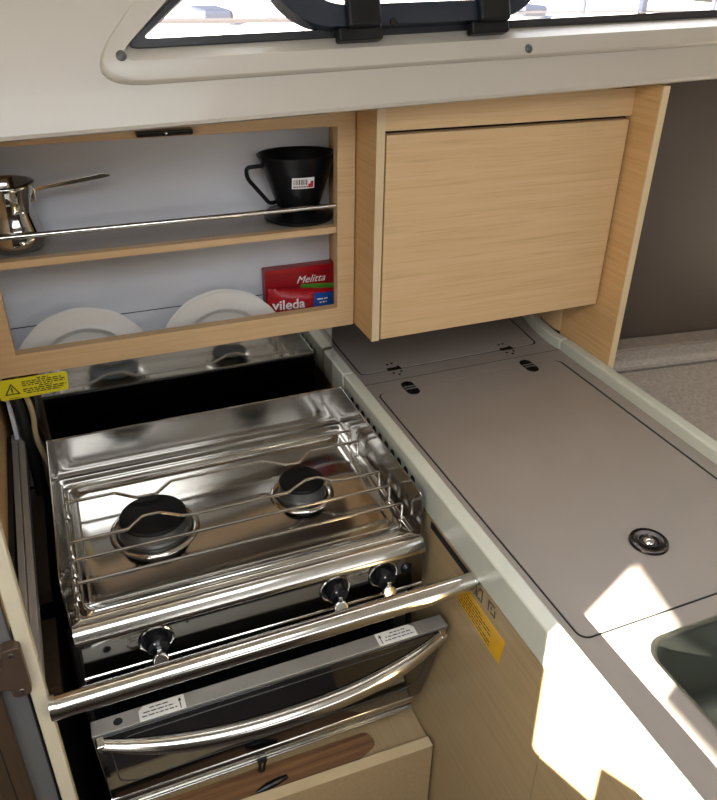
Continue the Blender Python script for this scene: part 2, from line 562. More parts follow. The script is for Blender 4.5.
# ------------------------------------------------------------------ worktop
wt = thing('worktop', 'grey-brown laminate galley worktop with raised off-white edging beside the stove', 'worktop', (0.23, -0.5, -0.02))
LX0, LX1, LY0, LY1 = 0.0523, 0.4160, -0.6085, -0.0346
lid_out = rrect(LX0, LX1, LY0, LY1, 0.012)
g = 0.0032
lid_hole = rrect(LX0 - g, LX1 + 0.0045, LY0 - g, LY1 + 0.0012, 0.0135)
blid = roundpoly([(0.0515, 0.0400), (0.4165, 0.0400), (0.4300, 0.160), (0.438, 0.2400), (0.0515, 0.2400)], 0.012, 4)
blid_hole = roundpoly([(0.0480, 0.0362), (0.4200, 0.0362), (0.4332, 0.160), (0.4412, 0.2432), (0.0480, 0.2432)], 0.0135, 4)
SX0, SX1, SY0, SY1 = 0.1085, 0.400, -1.00, -0.6405
sink_hole = rrect(SX0, SX1, SY0, SY1, 0.030, 8)
outer = [(FX - 0.004, -1.45), (0.4475, -1.45), (0.4475, 0.0), (0.4452, 0.045), (0.4535, 0.11), (0.466, 0.165), (0.478, 0.2595), (FX - 0.004, 0.2595)]
bm = sheet_with_holes(outer, [lid_hole, blid_hole, sink_hole], 0.02)
bmesh.ops.translate(bm, verts=bm.verts, vec=(0, 0, -0.02))
obj('slab', bm, 'laminate', wt)
# seam between the front and the back piece of laminate
bm = new()
bar(bm, (0.0225, 0.0, 0.0003), (1, 0, 0), (0, 1, 0), 0.0, 0.4215, 0.0, 0.0014)
obj('seam', bm, 'gap', wt)
part('fiddle', wt, 'fiddle', (0.0, FX, -1.45, -0.0008, -0.0215, 0.032), bevel=0.004, label='off-white raised edging along the stove side')
part('fiddle', wt, 'fiddle', (0.0, FX, 0.0008, 0.2595, -0.0215, 0.0305), bevel=0.004, label='off-white raised edging under the locker')
bm = new()
path = [(0.4441, -1.45), (0.4441, -0.0008)]
loft(bm, [[(x, y, -0.02), (x + FX, y, -0.02), (x + FX, y, 0.0209), (x, y, 0.0209)] for x, y in path])
obj('fiddle', bm, 'fiddle', wt, bevel=0.004, label='off-white raised edging along the settee side')
bm = new()
path = [(0.4441, 0.0008), (0.4415, 0.025), (0.4420, 0.045), (0.4450, 0.08), (0.4501, 0.11), (0.4616, 0.1586), (0.475, 0.205), (0.492, 0.2595)]
loft(bm, [[(x, y, -0.02), (x + FX - 0.003 * (y > 0.02), y, -0.02), (x + FX - 0.003 * (y > 0.02), y, 0.0205), (x, y, 0.0205)] for x, y in path])
obj('fiddle', bm, 'fiddle', wt, bevel=0.004, label='off-white curved edging at the back corner')
bm = new()
for i in range(11):
    y = -0.045 - i * 0.0235
    w = 0.0075
    prism(bm, [(y - w, -0.001), (y + w, -0.001), (y + w * 0.9, 0.006), (y + w * 0.45, 0.010), (y - w * 0.45, 0.010), (y - w * 0.9, 0.006)],
          'x', -0.0006, 0.001)
obj('vent_slots', bm, 'gap', wt)

# lids, hinged to the worktop
def lid_gap_shade(par, inner, outer_):  # black ring filling the gap round a lid, painted in place of its shade
    bm = new()
    rows = [[bm.verts.new((x, y, z)) for x, y in lp] for lp, z in ((inner, -0.0010), (outer_, -0.0010), (outer_, -0.014), (inner, -0.014))]
    n = len(rows[0])
    for q in range(4):
        a, b = rows[q], rows[(q + 1) % 4]
        for i in range(n):
            j = (i + 1) % n
            bm.faces.new((a[i], a[j], b[j], b[i]))
    obj('lid_gap_shade', bm, 'gap', par)
def hinge(par, c, dotted=False):
    if dotted:
        for k in range(7):
            a = 2 * PI * k / 7 + 0.3
            bm = new()
            lathe(bm, [(0, 0.0009), (0.0022, 0.0008), (0.0026, -0.0005)], (c[0] + 0.0105 * math.cos(a), c[1] + 0.022 * math.sin(a), 0), (0, 0, 1), 10)
            obj('hinge_screw', bm, 'dark_chrome', par)
        part('hinge_barrel', par, 'dark_chrome', (c[0] - 0.013, c[0] + 0.013, c[1] - 0.005, c[1] + 0.005, -0.001, 0.0010), bevel=0.0006)
    else:
        bm = new()
        pts = []
        for k in range(40):
            a = 2 * PI * k / 40
            pts.append((c[0] + 0.0115 * math.cos(a), c[1] + 0.0115 * math.sin(a) + (0.0115 if math.sin(a) > 0 else -0.0115)))
        loft(bm, [[(x, y, z) for x, y in pts] for z in (-0.001, 0.0010)])
        obj('lid_hinge', bm, 'dark_chrome', par, bevel=0.0005, label='dark oval flush hinge')
        for s_ in (-1, 1):
            part('hinge_barrel', par, 'alu', (c[0] - 0.0105, c[0] + 0.0105, c[1] + s_ * 0.0038 - 0.0012, c[1] + s_ * 0.0038 + 0.0012, 0.0008, 0.0018))
            for q in (-1, 1):
                bm = new()
                lathe(bm, [(0, 0.0017), (0.0024, 0.0015), (0.0028, 0.0008)], (c[0] + q * 0.0048, c[1] + s_ * 0.0125, 0), (0, 0, 1), 10)
                obj('hinge_screw', bm, 'gap', par)
bm = new()
loft(bm, [[(x, y, z) for x, y in lid_out] for z in (-0.016, 0.0)])
lid = obj('lid', bm, 'laminate', wt, bevel=0.0006, label='large lift-up lid with a round latch')
lid_gap_shade(lid, lid_out, lid_hole)
hinge(lid, (0.1125, -0.0340)); hinge(lid, (0.3525, -0.0365))
LC = (0.2298, -0.507)
bm = new()
lathe(bm, [(0.0, 0.0012), (0.0110, 0.0012), (0.0125, 0.0034), (0.0190, 0.0040), (0.0200, 0.0034), (0.0245, 0.0034), (0.0255, 0.0)], (*LC, 0), (0, 0, 1), 48)
obj('lid_latch', bm, 'dark_chrome', lid)
bm = new()
lathe(bm, [(0.0, 0.0062), (0.0045, 0.0058), (0.0070, 0.0040), (0.0080, 0.0014)], (*LC, 0), (0, 0, 1), 32)
obj('latch_button', bm, 'chrome', lid)
bm = new()
loft(bm, [[(x, y, z) for x, y in blid] for z in (-0.016, 0.0)])
lid2 = obj('lid', bm, 'laminate', wt, bevel=0.0006, label='back lid half hidden under the closed locker')
lid_gap_shade(lid2, blid, blid_hole)
hinge(lid2, (0.1148, 0.0395), True); hinge(lid2, (0.3500, 0.0385), True)

# sink
sk = thing('sink', 'stainless steel sink bowl set into the worktop at the lower right', 'sink', (0.254, -0.82, -0.17))
bm = new()
e = 0.0008
loft(bm, [[(x, y, z) for x, y in rrect(SX0 + d, SX1 - d, SY0 + d, SY1 - d, max(0.012, 0.03 - d * 0.2), 8)]
          for d, z in ((-0.0035, 0.0012), (0.0005, 0.0014), (0.002, -0.0006), (0.003, -0.004), (0.006, -0.12), (0.012, -0.145), (0.03, -0.158), (0.06, -0.162))], False, True)
obj('bowl', bm, 'sink_steel', sk, angle=60)
bm = new(); lathe(bm, [(0, 0.001), (0.018, 0.001), (0.03, 0.003), (0.034, 0)], (0.254, -0.82, -0.162), (0, 0, 1), 32)
obj('drain', bm, 'chrome', sk)

# base unit under the worktop
bc = thing('base_cabinet', 'beige oak galley base unit under the worktop, right of the stove', 'cabinet', (0.22, -0.5, -0.95))
part('side_panel', bc, 'beige_panel', (0.004, 0.02, -0.6305, 0.255, -0.95, -0.0222))
part('front_panel', bc, 'beige_panel', (0.002, 0.02, -1.45, -0.6325, -0.95, -0.0222), bevel=0.001)
part('back_panel', bc, 'beige_panel', (0.436, 0.462, -1.45, 0.255, -0.95, -0.0222))
part('shadow_slot', bc, 'gap', (0.0035, 0.0045, -0.448, -0.335, -0.042, -0.030))
# amber caution strip and small icon label on the side panel
def P0(y, z):
    return (0.0037, y, z)
bm = new()
q = [(-0.405, -0.0935), (-0.412, -0.0600), (-0.5365, -0.0617), (-0.5304, -0.1060)]
loft(bm, [[(0.0030, *p) for p in q], [(0.0039, *p) for p in q]])
lb = obj('amber_sticker', bm, 'amber', bc, label='amber strip sticker with rows of small black print')
bm = new(); rd = random.Random(3)
for r in range(6):
    o = Vector((0.0027, -0.414, -0.0660 - r * 0.0048))
    dashes(bm, o, (0, -1, -0.02 - 0.010 * r), (0, 0, -1), 0.0, 0.093 if r not in (0, 3) else 0.07, 0, 0.0020, rd)
obj('print_lines', bm, 'ink', lb)
bm = new()
q = [(-0.452, -0.0265), (-0.452, -0.0545), (-0.5181, -0.052), (-0.5181, -0.0265)]
loft(bm, [[(0.0032, *p) for p in q], [(0.0039, *p) for p in q]])
ic = obj('icon_label', bm, 'beige_panel', bc)
bm = new()
for y0, y1, z0, z1 in ((-0.466, -0.4685, -0.030, -0.050), (-0.478, -0.4805, -0.030, -0.050), (-0.466, -0.4805, -0.030, -0.0325),
                       (-0.470, -0.4765, -0.0475, -0.050), (-0.494, -0.4965, -0.030, -0.047), (-0.494, -0.508, -0.030, -0.0325),
                       (-0.500, -0.511, -0.0445, -0.047), (-0.5085, -0.511, -0.036, -0.047), (-0.500, -0.5025, -0.036, -0.041)):
    box(bm, 0.0026, 0.0033, y1, y0, z1, z0)
obj('icon_print', bm, 'grey_ink', ic)

# ------------------------------------------------------------------ stove bay
bm = new(); box(bm, -0.5195, -0.001, 0.050, 0.0535, -0.425, 0.106)
tag(obj('splashback', bm, 'mirror_steel'), 'mirror-polished steel splashback standing behind the stove', 'splashback')
bu = thing('bay_partition', 'pale oak partition left of the stove with a grey metal edge trim', 'partition', (-0.525, -0.2, -0.95))
part('panel', bu, 'oak_v', (-0.548, -0.5330, -0.440, 0.255, -0.95, 0.46))
part('front_stile', bu, 'stile', (-0.5155, -0.5005, -0.456, -0.441, -0.95, 0.30), bevel=0.002, label='pale front edge strip')
for xa, xb in ((-0.5248, -0.5163), (-0.5155, -0.5068)):
    bm = new()
    loft(bm, [[(xa + d, y, -0.02), (xb + d, y, -0.02), (xb + d, y, 0.001), (xa + d, y, 0.001)] for y, d in ((-0.440, 0.005), (0.049, -0.001))])
    obj('edge_trim', bm, 'trim_grey', bu, bevel=0.0008, label='grey metal trim strip')
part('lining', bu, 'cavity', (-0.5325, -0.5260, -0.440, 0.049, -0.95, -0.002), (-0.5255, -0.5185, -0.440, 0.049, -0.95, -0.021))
part('batten', bu, 'dark_wood', (-0.518, -0.500, -0.20, 0.046, -0.125, -0.105), (-0.518, -0.500, -0.34, -0.22, -0.16, -0.135), label='brown wooden battens')
bf = thing('bay_floor', 'beige shelf board under the stove with a brown cut-out', 'shelf', (-0.26, -0.2, -0.46))
part('board', bf, 'beige_panel', (-0.474, 0.0025, -0.398, 0.258, -0.46, -0.442))
bm = new()
rp = roundpoly([(-0.473, -0.392), (-0.115, -0.378), (-0.078, -0.362), (-0.085, -0.335), (-0.473, -0.330)], 0.03, 6)
loft(bm, [[(x, y, z) for x, y in rp] for z in (-0.4418, -0.4385)])
obj('worn_patch', bm, 'raw_ply', bf, bevel=0.001, label='brown raw plywood area with a rounded end')
# locker door under the stove, standing a little ajar
dr = thing('locker_door', 'pale oak locker door below the oven, its top edge bare', 'door', (-0.25, -0.39, -0.94))
bm = new()
q = [(-0.0015, -0.4015), (-0.500, -0.3880), (-0.500, -0.4010 + 0.030), (-0.0015, -0.4015 + 0.017)]
loft(bm, [[(x, y - 0.004, z) for x, y in q] for z in (-0.94, -0.4285)])
obj('door_panel', bm, 'beige_panel', dr)
bm = new()
loft(bm, [[(x, y - 0.004, z) for x, y in q] for z in (-0.4285, -0.4265)])
obj('top_edging', bm, 'oak_edge', dr)
def catch(label, pts, r, fl):
    bm = new()
    tube(bm, pts, r, 10)
    for f in fl:
        box(bm, *f)
    tag(obj('catch', bm, 'black_plastic', bevel=0.001), label, 'catch')
catch('small black plastic clip hanging below the stove base rail', smooth_path([(-0.266, -0.3585, -0.389), (-0.269, -0.3600, -0.407), (-0.262, -0.3600, -0.409), (-0.259, -0.3585, -0.389)], 0.006), 0.0022,
      [(-0.270, -0.256, -0.3600, -0.3550, -0.3905, -0.3840)])
catch('flat black catch lying on the brown board by the locker door', [(-0.278, -0.3735, -0.4340), (-0.262, -0.3715, -0.4325), (-0.245, -0.3690, -0.4325), (-0.228, -0.3655, -0.4340)], [0.002, 0.0052, 0.0052, 0.003], [])
# hoses in the corner behind the stove
bm = new()
tube(bm, smooth_path([(-0.499, 0.030, 0.105), (-0.486, 0.028, 0.05), (-0.492, 0.024, 0.0), (-0.478, 0.020, -0.06), (-0.47, 0.015, -0.2), (-0.47, 0.015, -0.438)], 0.04), 0.004, 10)
tag(obj('gas_hose', bm, 'hose_beige'), 'thin beige gas hose running down the left back corner of the stove bay', 'hose')
bm = new()
tube(bm, smooth_path([(-0.5100, 0.032, 0.108), (-0.505, 0.030, 0.05), (-0.5015, 0.030, -0.02), (-0.5015, 0.032, -0.08), (-0.5015, 0.032, -0.438)], 0.03), 0.0085, 12)
tag(obj('drain_hose', bm, 'hose_black'), 'thick black hose in the left back corner of the stove bay', 'hose')

# left locker front with its hinge
lf = thing('side_locker', 'dark locker at the far left with a grey frame and bronze hinge', 'cabinet', (-0.70, -0.40, -0.95))
part('frame', lf, 'grey_panel', (-0.90, -0.5190, -0.452, -0.442, -0.95, 0.30), bevel=0.001)
ld = part('door', lf, 'dark_wood', (-0.90, -0.5400, -0.462, -0.4525, -0.95, 0.020), bevel=0.001)
part('door_groove', ld, 'gap', (-0.5565, -0.5550, -0.4628, -0.4622, -0.95, 0.018))
bm = new()
lp = roundpoly([(-0.565, 0.048), (-0.529, 0.048), (-0.529, 0.070), (-0.511, 0.070), (-0.511, 0.004), (-0.529, 0.004), (-0.529, 0.018), (-0.565, 0.018)], 0.006, 4)
prism(bm, lp, 'y', -0.4665, -0.4530)
hg = obj('hinge', bm, 'bronze', lf, bevel=0.001)
bm = new()
for z in (0.062, 0.012):
    bm = new()
    lathe(bm, [(0, 0.0014), (0.0026, 0.0010), (0.003, 0)], (-0.520, -0.4665, z), (0, -1, 0), 12)
    obj('hinge_screw', bm, 'chrome', hg)

# ------------------------------------------------------------------ stove
st = thing('stove', 'polished steel two-burner gas cooker with oven, set in the galley bay', 'stove', (-0.243, -0.18, -0.42))
X0, X1 = -0.4755, -0.0112
YB, YF = -0.0175, -0.3355
HZ = -0.050
# hob tray: stepped, rounded loops down to the pan
bm = new()
def hl(db, ds, df, r, z):
    return [(x, y, z) for x, y in rrect(X0 + 0.001 + ds, X1 - 0.001 - ds, YF + df, YB - 0.001 - db, r, 7)]
loft(bm, [hl(0, 0, 0, 0.003, -0.066), hl(0, 0, 0, 0.003, HZ), hl(0.008, 0.004, 0.002, 0.004, HZ + 0.0015), hl(0.012, 0.006, 0.006, 0.005, HZ + 0.0025),
          hl(0.017, 0.009, 0.010, 0.008, HZ - 0.001), hl(0.024, 0.013, 0.013, 0.012, HZ - 0.001), hl(0.028, 0.016, 0.016, 0.014, HZ + 0.002),
          hl(0.033, 0.019, 0.020, 0.016, HZ + 0.001), hl(0.038, 0.023, 0.026, 0.020, HZ - 0.007), hl(0.043, 0.029, 0.034, 0.022, HZ - 0.008)], True, True)
obj('hob_tray', bm, 'hob_steel', st, angle=50)
# three-sided pot guard
GT = 0.018
t = 0.0014
def gside(bm, xa, xb):
    pl_ = [(YB, -0.0525), (YB, GT), (YF + 0.012, GT), (YF + 0.004, GT - 0.003), (YF, GT - 0.012), (YF, -0.0525)]
    prism(bm, pl_, 'x', xa, xb)
bm = new()
gside(bm, X0, X0 + t)
gside(bm, X1 - t, X1)
box(bm, X0 + t, X1 - t, YB - t, YB, -0.0525, GT)
gd = obj('pot_guard', bm, 'guard_steel', st, label='upright polished steel guard round three sides of the hob')
part('guard_gap_shade', gd, 'black', (X0 + 0.001, X1 - 0.001, YB + 0.0002, YB + 0.003, -0.12, GT - 0.0025))  # black sheet standing in for the shade in the gap behind the guard
bm = new()
tube(bm, [(X0 + 0.0007, YF + 0.012, GT), (X0 + 0.0007, YB - 0.0007, GT), (X1 - 0.0007, YB - 0.0007, GT), (X1 - 0.0007, YF + 0.012, GT)], 0.0014, 8)
obj('guard_rim', bm, 'tube_steel', gd)
# nose strip and control panel
bm = new()
nose = [(-0.333, -0.064), (-0.333, -0.0495), (-0.338, -0.0475), (-0.344, -0.0485), (-0.349, -0.0535), (-0.3525, -0.0600), (-0.3545, -0.0625), (-0.3545, -0.0655), (-0.3515, -0.0670)]
prism(bm, nose, 'x', X0 + 0.002, X1 - 0.0005)
obj('front_nose', bm, 'tube_steel', st, angle=60)
bm = new()
pp = rrect(X0 + 0.003, X1 - 0.001, -0.1270, -0.0655, 0.006)
loft(bm, [[(x, y, z) for x, z in pp] for y in (-0.334, -0.3500)])
cp = obj('control_panel', bm, 'panel_steel', st, bevel=0.001)
bm = new()
tube(bm, [(X0 + 0.004, -0.349, -0.1265), (X1 - 0.002, -0.349, -0.1265)], 0.0028, 10)
obj('panel_lip', bm, 'tube_steel', cp)
for kx, kz in ((-0.3815, -0.0905), (-0.1450, -0.0900), (-0.0745, -0.0880)):
    bm = new()
    lathe(bm, [(0, 0.016), (0.0125, 0.016), (0.0140, 0.014), (0.0150, 0.001), (0.0190, 0.001), (0.0192, 0.0)], (kx, -0.3502, kz), (0, -1, 0), 36)
    kn = obj('knob', bm, 'black_plastic', st)
    bm = new()
    lathe(bm, [(0.0188, 0.0), (0.0190, 0.0022), (0.0205, 0.0026), (0.0218, 0.0016), (0.0222, 0.0)], (kx, -0.3502, kz), (0, -1, 0), 40)
    obj('bezel', bm, 'chrome', kn)
    bm = new()
    prism(bm, [(kx - 0.0030, kz + 0.004), (kx + 0.0030, kz + 0.004), (kx + 0.0030, kz - 0.008), (kx - 0.0030, kz - 0.008)], 'y', -0.3735, -0.366)
    lathe(bm, [(0, 0.003), (0.0085, 0.003), (0.0100, 0.0015), (0.0100, -0.0015), (0.0085, -0.003), (0, -0.003)], (kx, -0.3745, kz - 0.0125), (0, -0.88, 0.47), 24)
    obj('grip', bm, 'chrome', kn, bevel=0.001)
    bm = new()
    lathe(bm, [(0, 0.0006), (0.0013, 0.0006), (0.0013, 0)], (kx - 0.004, -0.3665, kz + 0.009), (0, -1, 0), 10)
    obj('index_dot', bm, 'white_print', kn)
bm = new()
lathe(bm, [(0, 0.0050), (0.0050, 0.0050), (0.0062, 0.0035), (0.0085, 0.0010), (0.0090, 0)], (-0.0385, -0.3502, -0.0900), (0, -1, 0), 24)
obj('ignition_button', bm, 'black_plastic', st)
for x, z in ((-0.108, -0.078), (-0.056, -0.0765), (-0.342, -0.0765)):
    bm = new()
    lathe(bm, [(0, 0.0008), (0.0016, 0.0006), (0.002, 0)], (x, -0.3502, z), (0, -1, 0), 10)
    obj('panel_screw', bm, 'dark_chrome', cp)

# burners
def burner(cx, cy, rb, rc):
    bm = new()
    lathe(bm, [(rb, 0.000), (rb - 0.002, 0.0035), (rb - 0.006, 0.004), (rb - 0.010, 0.001), (rb - 0.014, -0.001), (0, -0.001)], (cx, cy, HZ - 0.008), (0, 0, 1), 56)
    b = obj('burner', bm, 'hob_steel', st, angle=60)
    rm = rb - 0.013
    bm = new()
    lathe(bm, [(rm, 0.0), (rm, 0.006), (rm - 0.003, 0.009), (rc + 0.001, 0.010), (rc - 0.004, 0.0225), (0, 0.0225)], (cx, cy, HZ - 0.009), (0, 0, 1), 56)
    obj('burner_ring', bm, 'burner_grey', b)
    bm = new()
    lathe(bm, [(rc - 0.002, 0.0), (rc, 0.001), (rc, 0.004), (rc - 0.002, 0.0056), (0, 0.006)], (cx, cy, HZ + 0.0134), (0, 0, 1), 56)
    obj('burner_cap', bm, 'burner_black', b)
burner(-0.3520, -0.1790, 0.0620, 0.0455)
burner(-0.1335, -0.1760, 0.0485, 0.0335)

# grate: five wires joined by a side rod at each end
GZ = -0.025
gl, gr = -0.462, -0.0205
bm = new()
rim = [(x, y, HZ - 0.0035) for x, y in rrect(gl + 0.001, gr - 0.001, -0.302, -0.055, 0.010, 5)]
tube(bm, rim, 0.0021, 10, closed=True)
gt = obj('grate', bm, 'wire_steel', st, label='thin steel wire grate over the burners')
def wire(y, mids):
    pts = [(gl, y, HZ - 0.0035), (gl, y, GZ)] + [(x, y + d, GZ) for x, d in mids] + [(gr, y, GZ), (gr, y, HZ - 0.0035)]
    bm = new()
    tube(bm, smooth_path(pts, 0.004, 4), 0.0025, 10)
    obj('wire', bm, 'wire_steel', gt)
B1, B2 = -0.3440, -0.1215
wire(-0.086, [])
wire(-0.120, [(B1 - 0.052, 0), (B1 - 0.025, -0.022), (B1 + 0.003, -0.023), (B1 + 0.027, 0), (B2 - 0.056, 0), (B2 - 0.024, -0.023), (B2 - 0.004, -0.024), (B2 + 0.02, 0.0)])
wire(-0.2085, [(B1 - 0.045, 0), (B1 - 0.023, 0.021), (B1 + 0.000, 0.021), (B1 + 0.030, 0.002), (B1 + 0.05, 0.0), (B2 - 0.043, 0), (B2 - 0.008, 0.020), (B2 + 0.010, 0.019), (B2 + 0.026, 0.004), (B2 + 0.045, 0)])
wire(-0.246, [])
wire(-0.290, [])

# oven body, rack, front frame, base rail
bx0, bx1 = X0 + 0.003, X1 - 0.003
part('oven_body', st, 'black', (bx0, bx0 + 0.004, -0.328, -0.012, -0.366, -0.066), (bx1 - 0.004, bx1, -0.328, -0.012, -0.366, -0.066),
     (bx0 + 0.004, bx1 - 0.004, -0.016, -0.012, -0.366, -0.066), (bx0 + 0.004, bx1 - 0.004, -0.328, -0.016, -0.366, -0.362),
     (bx0 + 0.004, bx1 - 0.004, -0.328, -0.016, -0.070, -0.066))
bm = new()
box(bm, bx0, bx0 + 0.028, -0.333, -0.329, -0.366, -0.128)
obj('oven_stile', bm, 'black', st, bevel=0.001)
bm = new()
box(bm, bx1 - 0.030, bx1 - 0.012, -0.333, -0.329, -0.366, -0.128)
obj('oven_stile', bm, 'brushed', st, bevel=0.001)
bm = new()
box(bm, bx0 + 0.0285, bx1 - 0.0305, -0.333, -0.329, -0.366, -0.345)
obj('oven_sill', bm, 'black', st, bevel=0.001)
part('oven_lining', st, 'cavity', (bx0 + 0.010, bx0 + 0.014, -0.327, -0.03, -0.355, -0.08), (bx1 - 0.014, bx1 - 0.010, -0.327, -0.03, -0.355, -0.08),
     (bx0 + 0.014, bx1 - 0.014, -0.034, -0.03, -0.355, -0.08))
bm = new()
for y in (-0.318, -0.20, -0.06):
    tube(bm, [(bx0 + 0.015, y, -0.178), (bx1 - 0.015, y, -0.178)], 0.0028, 8)
for i in range(14):
    x = bx0 + 0.03 + i * 0.0305
    tube(bm, [(x, -0.318, -0.1765), (x, -0.06, -0.1765)], 0.0014, 6)
obj('oven_rack', bm, 'wire_steel', st)
for x in (-0.40, -0.28, -0.12):
    part('latch_plate', st, 'brushed', (x, x + 0.045, -0.3460, -0.3335, -0.1475, -0.1450))
bm = new()
prism(bm, [(-0.331, -0.368), (-0.344, -0.368)] + [(-0.344 - 0.0095 * math.sin(PI * k / 10), -0.3775 + 0.0095 * math.cos(PI * k / 10)) for k in range(1, 10)] + [(-0.344, -0.387), (-0.331, -0.387)], 'x', bx0 - 0.002, bx1 + 0.001)
br = obj('base_rail', bm, 'tube_steel', st, angle=50)
part('rail_lip', br, 'wire_steel', (bx0 - 0.002, bx1 + 0.001, -0.3560, -0.3440, -0.3915, -0.3885), bevel=0.001)
for x in (bx0 + 0.03, bx1 - 0.03):
    for y in (-0.30, -0.05):
        bm = new()
        lathe(bm, [(0, 0), (0.012, 0.0), (0.012, 0.074), (0, 0.074)], (x, y, -0.4415), (0, 0, 1), 16)
        obj('foot', bm, 'black_plastic', st)

# oven door, leaning open from its bottom hinge
DT = Vector((0, -0.4200, -0.1455)); DB = Vector((0, -0.3560, -0.3620))
dv = (DB - DT).normalized(); dn = Vector((0, dv.z, -dv.y))      # dn points out towards the cabin
if dn.y > 0:
    dn = -dn
def D(x, s, n):
    p = DT + dv * s + dn * n
    return (x, p.y, p.z)
L = (DB - DT).length
dx0, dx1 = X0 + 0.002, -0.0050
prof = [(-0.4200, -0.1455), (-0.3960, -0.1470), (DB.y + 0.0175, DB.z + 0.004), (DB.y, DB.z)]
bm = new(); prism(bm, prof, 'x', dx0, dx1)
od = obj('oven_door', bm, 'alu', st, bevel=0.0012, label='oven door standing slightly open, grey metal top strip')
bm = new()
rr = rrect(dx0 + 0.0015, dx1 - 0.0015, 0.006, L - 0.006, 0.012)
loft(bm, [[D(x, s, n) for x, s in rr] for n in (0.0002, 0.0022)])
obj('door_glass', bm, 'oven_glass', od, bevel=0.0006)
bm = new()
r1 = rrect(dx0 + 0.016, dx1 - 0.016, 0.022, L - 0.050, 0.03, 8)
r2 = rrect(dx0 + 0.0175, dx1 - 0.0175, 0.0235, L - 0.0515, 0.029, 8)
loft(bm, [[D(x, s, 0.0021) for x, s in r1], [D(x, s, 0.0027) for x, s in r1], [D(x, s, 0.0027) for x, s in r2], [D(x, s, 0.0021) for x, s in r2]], False, False)
obj('glass_border', bm, 'burner_grey', od)
# bowed tubular handle
bm = new()
pts, rad = [], []
hx0, hx1 = dx0 + 0.006, dx1 - 0.008
for k in range(33):
    t_ = k / 32
    x = hx0 + (hx1 - hx0) * t_
    b_ = 1 - abs(2 * t_ - 1) ** 2.4
    pts.append(D(x, 0.010 + 0.006 * b_, 0.0065 + 0.037 * b_))
    rad.append(0.0068 + 0.0056 * min(1, b_ * 1.3))
tube(bm, pts, rad, 16)
obj('door_handle', bm, 'tube_steel', od)
for x in (hx0 - 0.003, hx1 - 0.007):
    bm = new()
    pr = [D(0, 0.003, 0.0), D(0, 0.003, 0.014), D(0, 0.019, 0.014), D(0, 0.019, 0.0)]
    prism(bm, [(p[1], p[2]) for p in pr], 'x', x, x + 0.010)
    obj('handle_bracket', bm, 'tube_steel', od, bevel=0.002)
bm = new()
lathe(bm, [(0, 0.0006), (0.0052, 0.0006), (0.0056, 0)], (-0.4425, -0.4085, -0.1462), (0, 0, 1), 20)
obj('strip_hole', bm, 'gap', od)
def door_label(x0, x1, arrow_left, seed):
    zt = -0.1452
    bm = new()
    c = 0.006
    q = [(x0, -0.4195), (x1, -0.4195), (x1, -0.3985 - (0 if not arrow_left else c)), (x1 - (c if arrow_left else 0), -0.3985), (x0 + (c if not arrow_left else 0), -0.3985), (x0, -0.3985 - (0 if arrow_left else c))]
    loft(bm, [[(x, y, zt - 0.0012) for x, y in q], [(x, y, zt + 0.0004) for x, y in q]])
    l = obj('warning_label', bm, 'paper', od, label='white paper label with three printed lines and an arrow')
    bm = new(); rd = random.Random(seed)
    xa = x0 + (0.010 if arrow_left else 0.003)
    xb = x1 - (0.003 if arrow_left else 0.010)
    for r, (ia, ib) in enumerate(((0.010, 0.010), (0.002, 0.003), (0.0, 0.0))):
        dashes(bm, (0, -0.4045 - r * 0.0052, zt + 0.0007), (1, 0, 0), (0, 1, 0), xa + ia, xb - ib, 0, 0.0016, rd)
    ax = x0 + 0.005 if arrow_left else x1 - 0.006
    bar(bm, (ax, -0.418, zt + 0.0007), (1, 0, 0), (0, 1, 0), -0.0006, 0.0006, 0, 0.013)
    v = [bm.verts.new((ax + a, -0.418 + b, zt + 0.0007)) for a, b in ((-0.0022, 0.011), (0.0022, 0.011), (0, 0.0165))]
    bm.faces.new(v)
    obj('print_lines', bm, 'ink', l)
door_label(-0.4180, -0.3630, False, 5)
door_label(-0.1065, -0.0510, True, 9)

# safety rail across the bay
sr = thing('safety_rail', 'thick polished tubular rail across the front of the stove', 'rail', (-0.25, -0.462, -0.042))
bm = new(); tube(bm, [(-0.4985, -0.4625, -0.0300), (0.0015, -0.4620, -0.0285)], 0.0128, 24)
obj('bar', bm, 'tube_steel', sr)
for x0, x1 in ((-0.5004, -0.4945), (-0.0035, 0.0030)):
    bm = new()
    lathe(bm, [(0.0137, x0), (0.0137, x1)], (0, -0.4622, -0.0292), (1, 0, 0), 24)
    lathe(bm, [(0, x0), (0.0137, x0)], (0, -0.4622, -0.0292), (1, 0, 0), 24)
    lathe(bm, [(0, x1), (0.0137, x1)], (0, -0.4622, -0.0292), (1, 0, 0), 24)
    obj('end_cap', bm, 'chrome', sr)

# ------------------------------------------------------------------ open shelf locker above the stove
sc_ = thing('shelf_locker', 'open oak locker with one shelf and a steel fiddle rail above the stove', 'cabinet', (-0.25, 0.07, 0.105))
OX0, OX1, OZ0, OZ1 = -0.4914, -0.0052, 0.149, 0.4342
bm = sheet_with_holes([(-0.5365, 0.1152), (0.0235, 0.1152), (0.0235, 0.464), (-0.5365, 0.464)], [[(OX0, OZ0), (OX1, OZ0), (OX1, OZ1), (OX0, OZ1)]], 0.018)
for v in bm.verts:
    v.co = Vector((v.co.x, 0.013 + (0.018 - v.co.z), v.co.y))
obj('face_frame', bm, 'oak_frame', sc_, bevel=0.0012)
part('shelf', sc_, 'shelf_grey', (-0.513, 0.0248, 0.0325, 0.1275, 0.274, 0.284))
part('shelf_edging', sc_, 'oak_frame', (-0.4912, -0.0054, 0.0165, 0.0320, 0.274, 0.2843), bevel=0.0008)
part('back_panel', sc_, 'inner_white', (-0.520, 0.0235, 0.1290, 0.1350, -0.05, 0.464))
part('seam', sc_, 'gap', (-0.513, 0.0235, 0.1284, 0.1292, 0.139, 0.1402))
